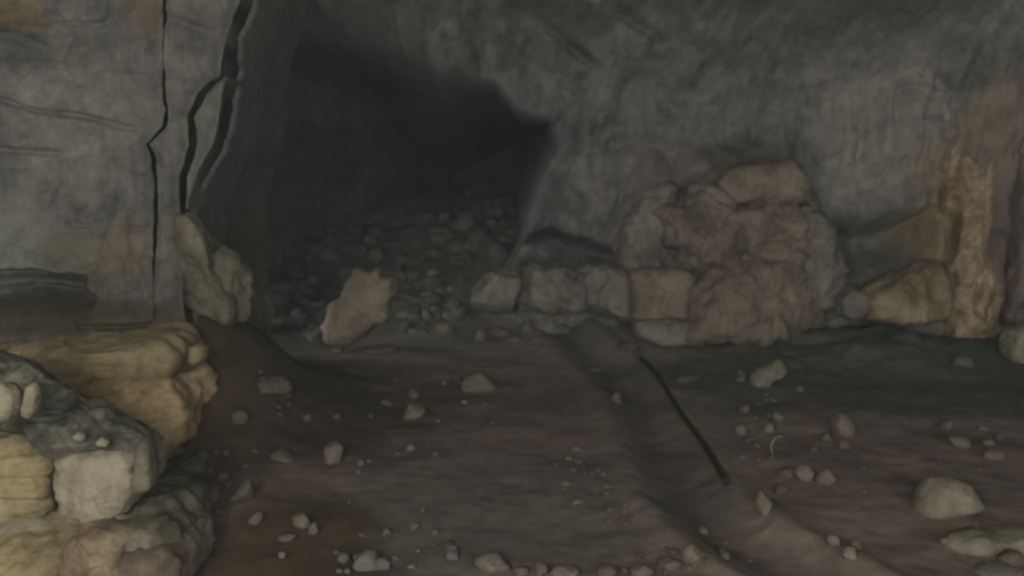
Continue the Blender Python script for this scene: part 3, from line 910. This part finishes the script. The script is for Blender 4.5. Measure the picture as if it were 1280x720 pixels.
S = [
    (597, 479, 46, 30, 'stone', 'single tan stone alone below the row of pale blocks', 0.0),
    (338, 483, 46, 26, 'stone_dim', 'muddy flat stone at the top left of the mud floor', 0.1),
    (297, 519, 24, 26, 'stone_dim', 'muddy stone just right of the tan ledge end', 0.2),
    (383, 522, 11, 9, 'stone_dim', 'tiny muddy pebble below the upright boulder', 0),
    (415, 568, 26, 32, 'stone', 'pointed tan stone left of the middle of the mud floor', 0.25),
    (352, 572, 36, 14, 'stone_dim', 'thin muddy stone slanting left of the pointed tan stone', 0.4),
    (517, 492, 13, 14, 'stone', 'small top stone of the clump left of the single tan stone', 0),
    (516, 515, 28, 22, 'stone', 'largest stone of the clump left of the single tan stone', -0.4),
    (484, 504, 18, 10, 'stone_dim', 'left small stone of the clump left of the single tan stone', 0.5),
    (513, 560, 11, 10, 'stone_grey', 'small grey pebble below the clump of three stones', 0),
    (450, 579, 10, 9, 'stone_grey', 'small grey pebble right of the pointed tan stone', 0),
    (460, 576, 8, 7, 'stone_dim', 'tiny pebble close to the pointed tan stone', 0),
    (303, 612, 22, 34, 'stone_dim', 'muddy stone slanting beside the lowest ledge', 0.5),
    (318, 648, 14, 22, 'stone_dim', 'narrow muddy stone below the slanting one beside the lowest ledge', 0.6),
    (262, 618, 24, 26, 'stone_dim', 'muddy stone right of the rounded boulder', 0.3),
    (236, 584, 42, 22, 'stone_dim', 'flat muddy stone at the foot of the tan ledge', 0.1),
    (375, 653, 26, 20, 'stone', 'left one of two touching tan stones at the lower left', 0.2),
    (391, 661, 14, 18, 'stone', 'right one of two touching tan stones at the lower left', 0.2),
    (357, 672, 22, 12, 'stone_dim', 'muddy pebble under the two touching tan stones', 0),
    (352, 694, 10, 9, 'stone_pale', 'bright tiny pebble near the bottom left of the floor', 0),
    (458, 703, 34, 28, 'stone_grey', 'grey lumpy stone at the bottom edge left of the tan one', 0.2),
    (430, 698, 18, 14, 'stone_grey', 'small grey stone left of the grey lumpy stone at the bottom edge', 0),
    (478, 706, 20, 18, 'stone_grey', 'small grey stone right of the grey lumpy stone at the bottom edge', 0),
    (566, 689, 14, 14, 'stone_grey', 'pale grey pebble left of the tan stone at the bottom edge', 0),
    (615, 706, 46, 30, 'stone', 'rounded tan stone at the bottom edge in the middle', -0.1),
    (652, 714, 20, 16, 'stone_dim', 'small muddy stone right of the rounded tan stone at the bottom edge', 0),
    (676, 712, 20, 18, 'stone_dim', 'second small muddy stone right of the rounded tan stone at the bottom edge', 0),
    (706, 716, 34, 16, 'stone', 'flat tan stone cut by the bottom edge left of the rut', 0),
    (758, 714, 26, 16, 'stone_dim', 'dull stone cut by the bottom edge between two tan ones', 0),
    (806, 715, 32, 18, 'stone', 'tan stone cut by the bottom edge under the rut', 0),
    (838, 706, 28, 22, 'stone_dim', 'dull stone left of the upright stone near the rut end', 0),
    (866, 693, 28, 28, 'stone', 'roundish tan stone beside the lower end of the rut', 0),
    (842, 690, 14, 11, 'stone_dim', 'small dull pebble left of the roundish stone by the rut end', 0),
    (880, 664, 14, 10, 'stone', 'small pebble on the left lip of the rut near its lower end', 0.3),
    (928, 467, 12, 12, 'stone', 'small stone left of the bright wedge-shaped stone', 0),
    (1001, 486, 9, 9, 'stone_grey', 'tiny grey pebble right below the bright wedge-shaped stone', 0),
    (933, 511, 13, 14, 'stone', 'upper of two small stones below the bright wedge-shaped stone', 0.2),
    (927, 538, 13, 16, 'stone', 'lower of two small stones below the bright wedge-shaped stone', 0),
    (974, 521, 16, 18, 'stone', 'upper slanting stone in the scatter below the bright wedge', -0.5),
    (963, 535, 15, 14, 'stone_pale', 'pale slanting stone touching the upper one in the scatter below the bright wedge', -0.4),
    (1056, 532, 28, 32, 'stone', 'upright dull tan stone alone right of the scatter', -0.3),
    (1056, 556, 14, 14, 'stone_dim', 'small stone at the foot of the upright dull tan stone', 0),
    (1035, 547, 13, 11, 'stone', 'pebble left of the upright dull tan stone', 0),
    (1018, 562, 11, 10, 'stone_dim', 'dull pebble left below the upright dull tan stone', 0),
    (1008, 593, 20, 26, 'stone', 'left one of two touching stones below the upright dull tan stone', 0),
    (1034, 597, 24, 24, 'stone', 'right one of two touching stones below the upright dull tan stone', 0.1),
    (986, 590, 24, 15, 'stone_dim', 'flat dull stone left of the two touching stones', 0),
    (978, 612, 22, 13, 'stone_dim', 'flat dull stone under the two touching stones', 0.1),
    (955, 629, 19, 38, 'stone', 'tall narrow stone right of the end of the dark pole', 0.15),
    (958, 663, 7, 7, 'stone_pale', 'tiny white pebble beside the rut', 0),
    (1043, 676, 14, 15, 'stone_pale', 'left upper pebble of a pale trio at the lower right', 0),
    (1064, 693, 17, 19, 'stone_pale', 'lowest pebble of a pale trio at the lower right', 0),
    (1072, 681, 18, 12, 'stone', 'right upper pebble of a pale trio at the lower right', 0.4),
    (1184, 677, 18, 12, 'stone_pale', 'small pale stone at the tip of the long flat stone', 0),
    (1223, 656, 10, 8, 'stone', 'pebble between the long flat stone and the big tan stone', 0),
    (1268, 700, 34, 22, 'stone_dim', 'dark grey stone at the right edge under the long flat stone', 0),
    (1258, 718, 70, 12, 'stone_pale', 'pale stone cut off at the bottom right corner', 0),
    (1187, 532, 17, 18, 'stone', 'top left stone of the cluster above the big tan stone', 0.3),
    (1203, 554, 26, 18, 'stone', 'lower left stone of the cluster above the big tan stone', 0.3),
    (1232, 536, 17, 9, 'stone', 'top right stone of the cluster above the big tan stone', 0),
    (1251, 545, 12, 14, 'stone_dim', 'right outer stone of the cluster above the big tan stone', 0.5),
    (1237, 553, 15, 9, 'stone', 'inner right stone of the cluster above the big tan stone', 0),
    (1244, 568, 26, 13, 'stone', 'lower right stone of the cluster above the big tan stone', -0.2),
    (1208, 452, 28, 18, 'stone_grey', 'dull grey stone on the dark mud near the right edge', 0),
    (860, 473, 32, 12, 'stone_dim', 'flat dull stone between the pole and the dark mud', 0),
    (786, 432, 26, 16, 'stone_dim', 'dull stone at the upper end of the dark pole', 0),
    (771, 497, 14, 16, 'stone_dim', 'small stone on the left lip of the rut near its upper end', 0),
    (745, 462, 16, 9, 'stone_dim', 'flat pebble on the left lip of the rut at its upper bend', 0),
    (600, 418, 16, 20, 'stone', 'leftmost stone of the bright row below the pale blocks', 0),
    (625, 414, 24, 14, 'stone', 'second stone of the bright row below the pale blocks', 0),
    (660, 408, 18, 17, 'stone', 'third stone of the bright row below the pale blocks', 0),
    (646, 424, 18, 10, 'stone', 'lowest stone of the bright row below the pale blocks', 0),
    (702, 412, 22, 15, 'stone_grey', 'separate stone right of the bright row below the pale blocks', 0),
    (672, 423, 22, 8, 'stone_dim', 'flat stone under the third of the bright row', 0),
    (556, 410, 24, 15, 'stone', 'brightest stone of the rubble right of the upright boulder', 0.1),
    (533, 393, 13, 15, 'stone', 'small stone up left of the brightest stone of the rubble', 0),
    (521, 414, 26, 10, 'stone_dim', 'flat stone left of the brightest stone of the rubble', 0),
    (511, 392, 18, 10, 'stone_dim', 'dull flat stone in the rubble right of the upright boulder', 0),
    (542, 342, 16, 12, 'stone_grey', 'grey stone high in the rubble right of the upright boulder top', 0),
    (572, 392, 20, 14, 'stone_grey', 'grey stone in the rubble beside the leftmost pale block', 0),
    (422, 436, 11, 11, 'stone', 'little stone under the left foot of the upright boulder', 0),
    (472, 437, 46, 12, 'stone_dim', 'long flat muddy stone under the upright boulder', 0),
    (378, 396, 18, 10, 'stone_dim', 'stone left of the upright boulder on the dark slope', 0),
    (346, 390, 20, 9, 'stone_dim', 'flat stone far left on the dark slope', 0),
    (392, 350, 18, 16, 'stone_grey', 'grey stone up left of the upright boulder on the dark slope', 0),
]
for (a, b, w, h, mt, lab, rot) in S:
    stone(a, b, w, h, mt, lab, rot=rot)

# the big tan stone: its own dome shape
q = hit(1183, 648)
boulder('tan_stone', 'big domed tan stone at the right with a flat base', 'stone',
        [(1143, 648), (1146, 632), (1156, 612), (1170, 602), (1192, 599), (1210, 606), (1218, 618), (1224, 632), (1200, 640), (1170, 647)], float(q[1]) - 0.05, 0.2, 'stone_pale',
        e=0.8, rough=0.05, seed=40.2, nt=70, nv=34)

q = hit(958, 482)
boulder('wedge_stone', 'brightest wedge-shaped stone on the edge of the dark mud', 'stone',
        [(937, 490), (939, 470), (950, 460), (972, 451), (982, 460), (980, 470), (962, 477), (952, 490)], float(q[1]) - 0.08, 0.16, 'stone_pale',
        e=0.6, rough=0.07, seed=41.2, nt=50, nv=26)
q = hit(1232, 690)
boulder('long_stone', 'long flat pale stone at the lower right edge', 'stone',
        [(1179, 680), (1190, 670), (1222, 666), (1250, 670), (1284, 661), (1300, 668), (1296, 690), (1252, 694), (1212, 698), (1188, 690)], float(q[1]) - 0.05, 0.14, 'stone_pale',
        e=0.7, rough=0.05, seed=42.2, nt=70, nv=30)

# ---- rubble: stones too alike to tell apart
rng = random.Random(11)
def scatter(n, region, wrange, mat, label, group, flat=0.7):
    poly = [tuple(p) for p in region]
    xs = [p[0] for p in poly]
    ys = [p[1] for p in poly]
    done = 0
    while done < n:
        a, b = rng.uniform(min(xs), max(xs)), rng.uniform(min(ys), max(ys))
        if poly_sd(np.array([a]), np.array([b]), poly)[0] < 0:
            continue
        w = rng.uniform(*wrange) * rng.uniform(0.7, 1.2)
        lab = label(a, b) if callable(label) else label
        stone(a, b, w, w * rng.uniform(flat * 0.7, flat * 1.3), rng.choice(mat), lab, 'rubble_stone', group, rot=rng.uniform(-0.4, 0.4))
        done += 1

scatter(130, [(300, 400), (330, 300), (420, 280), (520, 272), (620, 255), (655, 300), (590, 345), (575, 400), (500, 400), (490, 335), (430, 340), (400, 420), (310, 410)], (10, 30), ['rubble'],
        lambda a, b: ('dark damp rubble stone low on the slope left of the upright boulder' if a < 415 and b > 345 else
                      'dark damp rubble stone high on the slope at the left side of the passage' if a < 415 else
                      'dark damp rubble stone low on the slope right of the upright boulder' if b > 335 else
                      'dark damp rubble stone high on the slope at the right side of the passage' if a > 530 else
                      'dark damp rubble stone high on the slope behind the upright boulder'), 'rubble of the passage slope')
scatter(26, [(490, 350), (585, 345), (590, 415), (500, 415)], (9, 22), ['rubble', 'stone_grey', 'stone_dim'], 'grey rubble stone between the upright boulder and the pale blocks', 'rubble between upright boulder and pale blocks')
scatter(34, [(680, 555), (740, 545), (770, 610), (800, 655), (740, 660), (700, 610)], (5, 12), ['stone_dim', 'stone_dim', 'stone'], 'little muddy pebble in the patch left of the rut', 'pebbles left of the rut')
scatter(20, [(420, 670), (520, 650), (600, 690), (500, 715), (410, 715)], (6, 16), ['stone_grey', 'stone_dim'], 'small grey pebble in the patch at the bottom left', 'pebbles at the bottom left')
scatter(14, [(220, 560), (330, 560), (320, 600), (280, 650), (250, 620)], (8, 18), ['stone_dim'], 'small muddy pebble beside the near outcrop', 'pebbles beside the near outcrop')
scatter(16, [(900, 440), (960, 440), (990, 560), (960, 600), (915, 560)], (6, 14), ['stone_dim', 'stone_grey'], 'small dull pebble in the scatter below the bright wedge', 'pebbles below the bright wedge')
scatter(16, [(780, 690), (900, 670), (960, 716), (760, 716)], (6, 14), ['stone_dim'], 'small dull pebble at the lower end of the rut', 'pebbles at the lower rut end')
scatter(26, [(300, 460), (560, 460), (700, 500), (640, 640), (420, 640), (330, 560)], (4, 9), ['stone_dim', 'stone_grey'], 'tiny dull pebble strewn on the middle of the mud floor', 'pebbles strewn on the mud floor')
scatter(14, [(1000, 620), (1120, 560), (1280, 590), (1280, 620), (1150, 690), (1000, 700)], (4, 10), ['stone_dim'], 'tiny dull pebble strewn on the mud at the right', 'pebbles strewn on the right mud')

# ------------------------------------------------------------------ pole and bent twig
def tube(name, pts, radii, mat, n=10):
    pts = np.array(pts)
    rings = []
    for i, p in enumerate(pts):
        t = pts[min(i + 1, len(pts) - 1)] - pts[max(i - 1, 0)]
        t /= np.linalg.norm(t)
        a = np.cross(t, [0, 0, 1.0])
        if np.linalg.norm(a) < 1e-3:
            a = np.array([1.0, 0, 0])
        a /= np.linalg.norm(a)
        b = np.cross(t, a)
        th = np.linspace(0, 2 * math.pi, n, endpoint=False)
        rings.append(p + radii[i] * (np.cos(th)[:, None] * a + np.sin(th)[:, None] * b))
    P = np.array(rings)
    org = pts[len(pts) // 2] * np.array([1, 1, 0]) + np.array([0, 0, pts[:, 2].min()])
    return grid_mesh(name, P - org, M[mat], closed_u=True, poles=True), org

A, B = hit(800, 449), hit(906, 610)
pp, rr = [], []
for i in range(40):
    t = i / 39
    x = A[0] + (B[0] - A[0]) * t + 0.02 * math.sin(t * 9) + 0.05 * math.sin(t * math.pi)
    y = A[1] + (B[1] - A[1]) * t
    pp.append((x, y, max(float(floor_h(x, y)), 0.0) + 0.035))
    rr.append((0.020 + 0.006 * t) * (1 + 0.12 * math.sin(i * 2.1)))
zz = np.array([p[2] for p in pp])
zz = np.convolve(np.pad(zz, 8, 'edge'), np.ones(17) / 17, 'valid')
pp = [(p[0], p[1], z) for p, z in zip(pp, zz)]
me, org = tube('wooden_pole', pp, rr, 'pole')
tag(link('wooden_pole', me, None, org.tolist()), 'long thin dark pole lying along the rut on the mud floor', 'pole')

q = hit(972, 570)
pp = []
for i in range(14):
    t = i / 13
    ang = math.pi * (1.25 - 0.85 * t)
    pp.append((q[0] + 0.02 + 0.075 * math.cos(ang), q[1] + 0.03 * t, q[2] + 0.07 + 0.10 * math.sin(ang)))
me, org = tube('bent_twig', pp, [0.009 - 0.005 * abs(i / 13 - 0.4) for i in range(14)], 'twig', 8)
tag(link('bent_twig', me, None, org.tolist()), 'thin pale bent twig arching among the scattered stones', 'twig')

# ------------------------------------------------------------------ thin haze hanging in the cave
def haze():
    x0, x1, y0, y1, z0, z1 = -7.5, 10.5, -6.5, 26.0, -0.5, 6.6
    v = [(x, y, z) for z in (z0, z1) for y in (y0, y1) for x in (x0, x1)]
    f = [(0, 2, 3, 1), (4, 5, 7, 6), (0, 1, 5, 4), (2, 6, 7, 3), (0, 4, 6, 2), (1, 3, 7, 5)]
    me = bpy.data.meshes.new('haze')
    me.from_pydata(v, [], f)
    m = bpy.data.materials.new('thin_cave_haze')
    m.use_nodes = True
    nt = m.node_tree
    nt.nodes.clear()
    out = nt.nodes.new('ShaderNodeOutputMaterial')
    vol = nt.nodes.new('ShaderNodeVolumeScatter')
    vol.inputs['Color'].default_value = (0.74, 0.95, 1.0, 1)
    vol.inputs['Density'].default_value = 0.0041
    vol.inputs['Anisotropy'].default_value = 0.0
    nt.links.new(vol.outputs['Volume'], out.inputs['Volume'])
    me.materials.append(m)
    o = link('haze', me)
    o['kind'] = 'stuff'
    tag(o, 'thin grey haze hanging in the dim cave air', 'haze')

haze()
